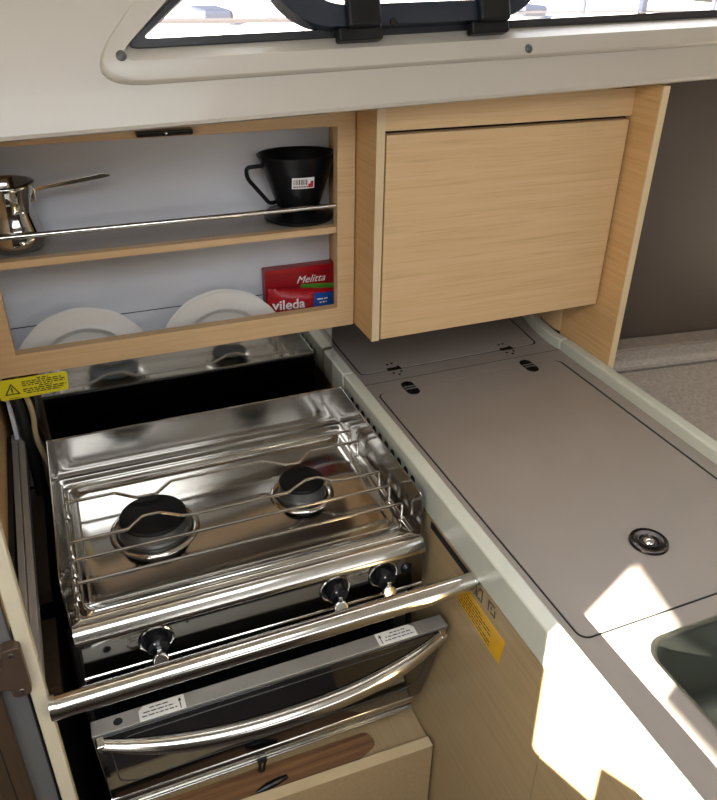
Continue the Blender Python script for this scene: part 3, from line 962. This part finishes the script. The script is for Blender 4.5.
part('side_panel', sc_, 'inner_white', (-0.520, -0.5140, 0.0320, 0.1285, -0.05, 0.464), label='white inner side at the left')
part('top_panel', sc_, 'oak', (-0.5135, 0.0214, 0.0320, 0.1285, 0.440, 0.447))
part('floor_panel', sc_, 'inner_white', (-0.066, 0.0248, 0.0545, 0.1285, 0.1065, 0.1105), (-0.5135, -0.0670, 0.0545, 0.1285, -0.050, -0.046), (-0.0665, -0.0640, 0.0545, 0.1285, -0.050, 0.106))
bm = new(); tube(bm, [(-0.4912, 0.0210, 0.3165), (-0.0054, 0.0210, 0.3165)], 0.0036, 14)
obj('fiddle_rail', bm, 'tube_steel', sc_)
# yellow caution sticker on the lower frame edge
bm = new()
q = roundpoly([(-0.5240, 0.0800), (-0.4310, 0.0826), (-0.4290, 0.1130), (-0.5240, 0.1130)], 0.005, 4)
loft(bm, [[(x, y, z) for x, z in q] for y in (0.0118, 0.0126)])
ys = obj('caution_sticker', bm, 'yellow', sc_, label='yellow caution sticker with a black warning triangle')
bm = new()
o = (-0.5205, 0.0112, 0.0850)
def tri(bm, cx, cz, r, y):
    return [bm.verts.new((cx + r * math.sin(a), y, cz + r * math.cos(a))) for a in (0, 2 * PI / 3, 4 * PI / 3)]
a_ = tri(bm, -0.5065, 0.0945, 0.0122, 0.0113); b_ = tri(bm, -0.5065, 0.0945, 0.0088, 0.0113)
for i in range(3):
    bm.faces.new((a_[i], a_[(i + 1) % 3], b_[(i + 1) % 3], b_[i]))
bar(bm, (-0.5065, 0.0113, 0.0945), (1, 0, 0), (0, 0, 1), -0.0010, 0.0010, -0.0012, 0.0058)
bar(bm, (-0.5065, 0.0113, 0.0945), (1, 0, 0), (0, 0, 1), -0.0009, 0.0009, -0.0036, -0.0020)
obj('warning_triangle', bm, 'ink', ys)
bm = new(); rd = random.Random(11)
for r, (xa, xb) in enumerate(((-0.471, -0.455), (-0.492, -0.437), (-0.492, -0.433), (-0.492, -0.434), (-0.470, -0.452), (-0.492, -0.433), (-0.492, -0.436), (-0.488, -0.442))):
    dashes(bm, (0, 0.0113, 0.1090 - r * 0.0031), (1, 0, 0), (0, 0, 1), xa, xb, 0, 0.0017, rd)
dashes(bm, (0, 0.0113, 0.0825), (1, 0, 0), (0, 0, 1), -0.512, -0.499, 0, 0.0009, rd)
obj('print_lines', bm, 'ink', ys)

# little lamp under the coaming
lp_ = thing('strip_lamp', 'slim dark strip lamp mounted over the open shelf locker', 'lamp', (-0.25, 0.004, 0.4385))
part('lamp_body', lp_, 'dark_chrome', (-0.290, -0.216, -0.004, 0.0125, 0.4385, 0.4460), bevel=0.002)
bm = new(); lathe(bm, [(0, 0.002), (0.0018, 0.0015), (0.0024, 0)], (-0.252, -0.004, 0.4425), (0, -1, 0.2), 12)  # small chrome dome for the bright dot on the lamp body
obj('lamp_dot', bm, 'chrome', lp_)

# ------------------------------------------------------------------ closed locker and end panel
dc = thing('wall_locker', 'closed pale oak wall locker with one plain door above the worktop', 'cabinet', (0.24, 0.05, 0.115))
part('side_panel', dc, 'oak_v', (0.0255, 0.0375, -0.0590, 0.255, 0.1165, 0.4785))
part('side_edging', dc, 'oak_edge', (0.0252, 0.0378, -0.0608, -0.0592, 0.1165, 0.4785), label='lighter front edge of the side panel')
part('top_rail', dc, 'oak', (0.0380, 0.4650, -0.0570, -0.0280, 0.4385, 0.4795))
part('door_gap_shade', dc, 'gap', (0.0380, 0.4650, -0.0430, -0.0415, 0.138, 0.4384))  # black sheet behind the door, paints the shade of the gap above it
part('bottom_panel', dc, 'oak', (0.0380, 0.4640, -0.0420, 0.255, 0.1260, 0.1380))
part('back_panel', dc, 'inner_white', (0.0380, 0.4640, 0.245, 0.255, 0.138, 0.4795))
part('door', dc, 'oak', (0.0406, 0.4600, -0.0605, -0.0445, 0.1176, 0.4335), bevel=0.0012)
ep = thing('end_panel', 'tall pale oak end panel right of the closed locker, standing behind the edging', 'panel', (0.471, 0.0, 0.0))
part('panel', ep, 'oak_v', (0.4660, 0.4780, -0.1130, 0.034, -0.30, 0.4900))
part('edging', ep, 'oak_edge', (0.4656, 0.4784, -0.1150, -0.1132, -0.30, 0.4900))
bm = new()
path = [(0.4648, 0.0345), (0.4612, 0.045), (0.4640, 0.08), (0.4690, 0.11), (0.4805, 0.1586), (0.494, 0.205), (0.511, 0.2595)]
loft(bm, [[(x, y, 0.0208), (x + 0.006, y, 0.0208), (x + 0.006, y, 0.125), (x, y, 0.125)] for x, y in path])
obj('curved_back', bm, 'oak', ep)

# ------------------------------------------------------------------ things in the open locker
# coffee dripper
DCX, DCY, DZ = -0.0455, 0.0825, 0.2842
dp = thing('coffee_dripper', 'black plastic coffee dripper with a side handle on the locker shelf', 'coffee dripper', (DCX, DCY, DZ))
bm = new()
lathe(bm, [(0.051, 0.0), (0.0548, 0.002), (0.0553, 0.006), (0.051, 0.0095), (0.036, 0.011), (0.030, 0.016), (0.020, 0.016), (0.020, 0.002), (0.048, 0.0)], (DCX, DCY, DZ), (0, 0, 1), 56)
obj('base', bm, 'black_plastic', dp)
bm = new()
loops = []
for r, fy, h in ((0.028, 1.0, 0.0165), (0.034, 0.95, 0.022), (0.0600, 0.70, 0.094), (0.0625, 0.70, 0.098), (0.0635, 0.70, 0.1005), (0.0615, 0.70, 0.1012), (0.0585, 0.68, 0.098),
                 (0.033, 0.6, 0.026), (0.02, 0.4, 0.022)):
    loops.append([(DCX + r * math.cos(a), DCY + r * fy * math.sin(a) * 0.98, DZ + h) for a in [2 * PI * k / 56 for k in range(56)]])
loft(bm, loops, True, True)
obj('cone', bm, 'black_plastic', dp)
bm = new()
tube(bm, smooth_path([(DCX - 0.055, DCY - 0.004, DZ + 0.086), (DCX - 0.083, DCY - 0.008, DZ + 0.086), (DCX - 0.082, DCY - 0.008, DZ + 0.070), (DCX - 0.048, DCY - 0.006, DZ + 0.028), (DCX - 0.036, DCY, DZ + 0.028)], 0.014, 6), 0.0032, 10)
obj('handle', bm, 'black_plastic', dp)
bm = new()
tiltx = math.atan2(0.0165, 0.072)
so = Vector((DCX - 0.020, DCY - 0.0379, DZ + 0.055)); su = Vector((1, 0, 0)); sv = Vector((0, -0.21, 1)).normalized()
sn = su.cross(sv)
bm = new()
def curved(bm, x0, x1, y0, y1, off):
    n = 8
    rows = []
    for i in range(n + 1):
        xx = x0 + (x1 - x0) * i / n
        col = []
        for yy in (y0, y1):
            hh = 0.055 + yy
            f = (hh - 0.022) / 0.072
            rx = 0.034 + (0.0600 - 0.034) * f
            ry = (0.034 * 0.95 + (0.0600 * 0.70 - 0.034 * 0.95) * f) * 0.98
            xo = -0.020 + xx
            yo = -ry * math.sqrt(max(0, 1 - (xo / rx) ** 2)) - off
            col.append(bm.verts.new((DCX + xo, DCY + yo, DZ + hh)))
        rows.append(col)
    for a, b in zip(rows, rows[1:]):
        bm.faces.new((a[0], b[0], b[1], a[1]))
curved(bm, 0.0, 0.035, 0.0, 0.017, 0.0006)
bl = obj('price_label', bm, 'white_print', dp, label='small white label with bars and a red corner')
bm = new(); rd = random.Random(4)
x = 0.002
while x < 0.022:
    w = rd.choice((0.0006, 0.001, 0.0016))
    curved(bm, x, x + w, 0.006, 0.0145, 0.0009)
    x += w + rd.choice((0.0007, 0.0011))
for xx in range(9):
    curved(bm, 0.002 + xx * 0.0026, 0.0038 + xx * 0.0026, 0.002, 0.0042, 0.0009)
obj('label_bars', bm, 'ink', bl)
bm = new(); curved(bm, 0.025, 0.0335, 0.0015, 0.0075, 0.0009); curved(bm, 0.0285, 0.0335, 0.0075, 0.0115, 0.0009)
obj('label_corner', bm, 'red_print', bl)

# small steel pot
PX, PY, PZ = -0.463, 0.0735, 0.2842
pot = thing('coffee_pot', 'small polished steel coffee pot with a long handle on the locker shelf', 'pot', (PX, PY, PZ))
bm = new()
lathe(bm, [(0, 0.0), (0.030, 0.0), (0.037, 0.004), (0.0405, 0.013), (0.0405, 0.022), (0.0365, 0.036), (0.0325, 0.050), (0.0320, 0.060), (0.0345, 0.074), (0.0385, 0.086), (0.0400, 0.0905),
           (0.0392, 0.0915), (0.0375, 0.0890), (0.0335, 0.074), (0.0308, 0.060), (0.0312, 0.050), (0.036, 0.034), (0.039, 0.020), (0.036, 0.005), (0, 0.002)], (PX, PY, PZ), (0, 0, 1), 56)
obj('body', bm, 'mirror_steel', pot, angle=60)
bm = new()
hd = [(PX + 0.0365, PY - 0.004, PZ + 0.080), (PX + 0.052, PY - 0.006, PZ + 0.083), (PX + 0.090, PY - 0.010, PZ + 0.0885), (PX + 0.128, PY - 0.014, PZ + 0.0945), (PX + 0.138, PY - 0.015, PZ + 0.095)]
loft(bm, [[(x, y - 0.0013, z - w), (x, y + 0.0013, z - w), (x, y + 0.0013, z + w), (x, y - 0.0013, z + w)] for (x, y, z), w in zip(hd, (0.0026, 0.0028, 0.0034, 0.0036, 0.0016))])
obj('handle', bm, 'tube_steel', pot, bevel=0.0008)
bm = new()
box(bm, PX + 0.0338, PX + 0.0385, PY - 0.0075, PY + 0.0035, PZ + 0.062, PZ + 0.083)
hb = obj('handle_plate', bm, 'tube_steel', pot, bevel=0.002)
for z in (0.067, 0.076):
    bm = new()
    lathe(bm, [(0, 0.0015), (0.0018, 0.001), (0.002, 0)], (PX + 0.0385, PY - 0.002, PZ + z), (1, 0, 0), 10)
    obj('rivet', bm, 'chrome', hb)

# plates standing on edge, two in each pair
def plate(cx, R, y, zf, lean, label, grp):
    c = (cx, y, zf)
    p = thing('dinner_plate', label, 'plate', c, 'plates standing in the shelf locker')
    ax = Vector((0, -math.cos(lean), math.sin(lean)))
    cc = Vector(c) + Vector((0, math.sin(lean), math.cos(lean))) * R
    bm = new()
    n = 96
    prof_ = [(0, 0.004), (R * 0.60, 0.004), (R * 0.64, 0.006), (R * 0.70, 0.0150), (R * 0.73, 0.0165), (R * 0.90, 0.0185), (R * 0.985, 0.0205), (R, 0.0208), (R * 0.995, 0.0190), (R * 0.90, 0.0165), (R * 0.72, 0.0140), (R * 0.66, 0.0050), (R * 0.60, 0.0), (0, 0.0)]
    u = Vector((1, 0, 0)); w = ax.cross(u)
    rows = []
    for r, h in prof_:
        if r == 0:
            rows.append([bm.verts.new(cc + ax * h)])
            continue
        amp = 0.012 * max(0, (r / R - 0.72) / 0.28)
        rows.append([bm.verts.new(cc + ax * (h) + (u * math.cos(2 * PI * k / n) + w * math.sin(2 * PI * k / n)) * (r * (1 - amp * (1 - abs(math.cos(8 * PI * k / n * 1.5)))))) for k in range(n)])
    for a, b in zip(rows, rows[1:]):
        for k in range(n):
            j = (k + 1) % n
            if len(a) == 1:
                bm.faces.new((a[0], b[j], b[k]))
            elif len(b) == 1:
                bm.faces.new((a[k], a[j], b[0]))
            else:
                bm.faces.new((a[k], a[j], b[j], b[k]))
    obj('plate_body', bm, 'plate', p, angle=50)
    return p
ZF = -0.0365
la = math.radians(5)
plate(-0.3975, 0.1060, 0.0785, ZF, la, 'front white plate of the left pair, standing on edge in the locker', 0)
plate(-0.3985, 0.1060, 0.0850, ZF + 0.003, la, 'back white plate of the left pair, its rim peeping behind', 0)
plate(-0.1805, 0.1060, 0.0785, ZF, la, 'front white plate of the right pair, beside the red packets', 0)
plate(-0.1830, 0.1060, 0.0850, ZF + 0.003, la, 'back white plate of the right pair, its rim peeping out', 0)

# packets at the right end of the lower bay
rb = thing('filter_carton', 'flat dark red carton with a green stripe standing behind the shiny red packet', 'carton', (-0.045, 0.112, 0.1107))
part('carton_body', rb, 'red_box', (-0.1000, 0.0245, 0.104, 0.124, 0.1107, 0.1910), bevel=0.001)
bm = new()
loft(bm, [[(x, y, z) for x, z in ((-0.100, 0.1850), (0.0245, 0.1800), (0.0245, 0.1910), (-0.100, 0.1910))] for y in (0.1037, 0.1041)])
obj('carton_flap', bm, 'red_pack', rb)
bm = new()
loft(bm, [[(x, y, z) for x, z in ((-0.046, 0.140), (-0.036, 0.1605), (0.0245, 0.1545), (0.0245, 0.1380))] for y in (0.1034, 0.104)])
obj('green_stripe', bm, 'green', rb)
obj('lettering', lettering_bm('Melitta', 0.0185, (-0.046, 0.1033, 0.1625), (1, 0, -0.01), (0, 0, 1), bold=0.0, shear=0.4), 'white_print', rb)
vp = thing('cloth_packet', 'shiny red packet with white lettering and a blue patch, by the plates', 'packet', (-0.045, 0.085, 0.1107))
bm = new()
nx, nz = 22, 10
rows = []
rd = random.Random(21)
fr, bk = [], []
for j in range(nz + 1):
    f_, b2 = [], []
    for i in range(nx + 1):
        u, v = i / nx, j / nz
        bul = (1 - abs(2 * u - 1) ** 3) * (1 - abs(2 * v - 1) ** 2.5)
        x = -0.1000 + 0.1195 * u + 0.0015 * math.sin(v * 9) * (u < 0.05)
        z = 0.1108 + (0.0545 - 0.014 * u) * v
        wr = 0.0010 * math.sin(i * 1.9 + j * 1.3) * (0.3 + 0.7 * rd.random()) * (u < 0.55) * (v > 0.72)
        f_.append(bm.verts.new((x, 0.0900 - 0.0095 * bul + wr + 0.0, z)))
        b2.append(bm.verts.new((x, 0.0915 + 0.0085 * bul, z)))
    fr.append(f_); bk.append(b2)
for g_ in (fr, bk):
    for a, b in zip(g_, g_[1:]):
        for i in range(nx):
            bm.faces.new((a[i], a[i + 1], b[i + 1], b[i]))
for i in range(nx):
    bm.faces.new((fr[0][i], fr[0][i + 1], bk[0][i + 1], bk[0][i])); bm.faces.new((fr[-1][i], fr[-1][i + 1], bk[-1][i + 1], bk[-1][i]))
for j in range(nz):
    bm.faces.new((fr[j][0], fr[j + 1][0], bk[j + 1][0], bk[j][0])); bm.faces.new((fr[j][-1], fr[j + 1][-1], bk[j + 1][-1], bk[j][-1]))
obj('wrapper', bm, 'red_pack', vp, angle=60)
def on_pack(bm):
    for v in bm.verts:
        u = (v.co.x + 0.1000) / 0.1195
        w = (v.co.z - 0.1108) / max(0.02, 0.0545 - 0.014 * u)
        u, w = min(1, max(0, u)), min(1, max(0, w))
        bul = (1 - abs(2 * u - 1) ** 3) * (1 - abs(2 * w - 1) ** 2.5)
        v.co.y = 0.0900 - 0.0095 * bul - 0.0020
    return bm
bm = new()
n = 10
for i in range(n):
    for j in range(6):
        x0 = -0.0265 + 0.046 * i / n; x1 = -0.0265 + 0.046 * (i + 1) / n
        z0 = 0.1118 + 0.0380 * j / 6; z1 = 0.1118 + 0.0380 * (j + 1) / 6
        sh = 0.006
        bm.faces.new([bm.verts.new((x + sh * (z - 0.1118) / 0.0455 * (1 - (x + 0.0265) / 0.046), 0, z - 0.004 * ((x + 0.0265) / 0.046) * ((z - 0.1118) / 0.0455))) for x, z in ((x0, z0), (x1, z0), (x1, z1), (x0, z1))])
bp = obj('blue_patch', on_pack(bm), 'blue', vp)
bm = new(); rd = random.Random(2)
for r, (a, b) in enumerate(((-0.017, 0.003), (-0.013, 0.001))):
    dashes(bm, (0, 0.088, 0.1375 - r * 0.006), (1, 0, -0.05), (0, 0, 1), a, b, 0, 0.0022, rd)
on_pack(bm)
for v in bm.verts:
    v.co.y -= 0.0006
obj('patch_print', bm, 'white_print', bp)
tb = lettering_bm('vileda', 0.0240, (-0.0940, 0, 0.1285), (1, 0, 0.0), (0, 0, 1), bold=0.0005)
bmesh.ops.triangulate(tb, faces=tb.faces)
obj('lettering', on_pack(tb), 'white_print', vp)
bm = new()
lathe(bm, [(0, 0.0), (0.003, 0.0), (0.0, 0.0005)], (-0.072, 0, 0.1475), (0, -1, 0), 3)
obj('small_mark', on_pack(bm), 'red_print', vp)

# ------------------------------------------------------------------ settee beyond the worktop
sb = thing('settee_back', 'grey upholstered settee back beyond the right worktop edging', 'settee', (0.85, -0.3, -0.6))
def skew(x, y):
    return y - 0.130 * (x - 0.478)
def strip(name, p, m, prof_, bevel, lab=None):
    bm = new()
    loft(bm, [[(x, skew(x, y), z) for y, z in prof_] for x in (0.4800, 0.80, 1.20, 1.60)])
    return obj(name, bm, m, p, bevel, 35, lab)
strip('ledge', sb, 'fabric_dark', [(0.034, -0.012), (0.034, -0.05), (-0.004, -0.05), (-0.004, -0.017)], 0.003)
strip('top_roll', sb, 'fabric', [(-0.0045, -0.018), (-0.0045, -0.06), (-0.042, -0.06), (-0.0490, -0.034), (-0.040, -0.0235)], 0.004)
strip('piping', sb, 'fabric', [(-0.0475, -0.0315), (-0.0475, -0.036), (-0.0525, -0.036), (-0.0525, -0.0315)], 0.0015)
strip('cushion', sb, 'fabric', [(-0.0505, -0.036), (-0.0505, -0.20), (-0.98, -0.30), (-0.98, -0.155), (-0.30, -0.085), (-0.09, -0.0415)], 0.008)
strip('base', sb, 'fabric_dark', [(0.03, -0.06), (0.03, -0.95), (-0.96, -0.95), (-0.96, -0.31), (-0.052, -0.205), (-0.052, -0.062)], 0.002)

# ------------------------------------------------------------------ light
wd = bpy.data.worlds.new('sky')
scene.world = wd
wd.use_nodes = True
nt = wd.node_tree
bg = nt.nodes['Background']
sky = nt.nodes.new('ShaderNodeTexSky')
sky.sky_type = 'NISHITA'
sky.sun_disc = False
sky.sun_elevation = math.radians(27)
sky.sun_rotation = math.radians(-113)
sky.air_density = 1.0
sky.dust_density = 2.0
nt.links.new(sky.outputs['Color'], bg.inputs['Color'])
bg.inputs['Strength'].default_value = 0.35

sl = bpy.data.lights.new('sun', 'SUN')
sl.energy = 110.0
sl.angle = math.radians(0.5)
sl.color = (1.0, 0.93, 0.80)
so_ = bpy.data.objects.new('sun', sl)
COL.objects.link(so_)
so_.rotation_euler = SUN.to_track_quat('-Z', 'Y').to_euler()
so_.location = (-3, -2, 2)

def area(name, loc, target, sx, sy, power, col=(1, 1, 1)):
    l = bpy.data.lights.new(name, 'AREA')
    l.shape = 'RECTANGLE'
    l.size = sx
    l.size_y = sy
    l.energy = power
    l.color = col
    o = bpy.data.objects.new(name, l)
    COL.objects.link(o)
    o.location = loc
    o.rotation_euler = (Vector(target) - Vector(loc)).to_track_quat('-Z', 'Y').to_euler()
    return o
# daylight falling through the open hatch
area('hatch_daylight', (-0.43, -1.36, 1.012), (-0.43, -1.36, 0.0), 0.80, 0.78, 15, (0.94, 0.97, 1.0))
# daylight from the companionway on the left; the far side gets an added fill lamp
area('companionway_daylight', (-1.16, -1.45, 0.45), (0.2, -0.5, 0.1), 0.60, 0.75, 6, (1.0, 0.97, 0.93))
area('added_far_side_fill', (0.55, -2.50, 0.72), (0.2, 0.0, 0.25), 1.60, 0.35, 6.5, (0.98, 0.98, 1.0))
# daylight through the long cabin window
area('window_daylight', (0.35, -0.035, 0.73), (0.35, -0.35, 0.15), 1.2, 0.10, 2.2, (0.78, 0.85, 1.0))

# ------------------------------------------------------------------ camera
R = [[0.92296837, -0.38430106, 0.02102557], [-0.17534012, -0.4684852, -0.86589691], [0.34261527, 0.79550884, -0.49978041]]
cam = bpy.data.cameras.new('camera')
co = bpy.data.objects.new('camera', cam)
COL.objects.link(co)
rx, ry, rz = Vector(R[0]), -Vector(R[1]), -Vector(R[2])
mw = Matrix(((rx.x, ry.x, rz.x, -0.4101548), (rx.y, ry.y, rz.y, -1.06437108), (rx.z, ry.z, rz.z, 0.65799913), (0, 0, 0, 1)))
co.matrix_world = mw
cam.sensor_fit = 'HORIZONTAL'
cam.sensor_width = 36.0
cam.lens = 765.477574 * 36.0 / 717.0
cam.shift_x = -(368.57493742 - 358.5) / 717.0
cam.shift_y = (390.62477796 - 400.0) / 717.0
cam.clip_start = 0.01
cam.clip_end = 200
scene.camera = co

vs = scene.view_settings
vs.view_transform = 'Standard'
vs.look = 'None'
vs.exposure = 0.0
vs.gamma = 1.0
vs.use_curve_mapping = False
scene.cycles.max_bounces = 10
scene.cycles.glossy_bounces = 8
scene.cycles.diffuse_bounces = 5
scene.cycles.use_denoising = True
scene.cycles.sample_clamp_indirect = 6.0
scene.cycles.caustics_reflective = False
scene.cycles.caustics_refractive = False
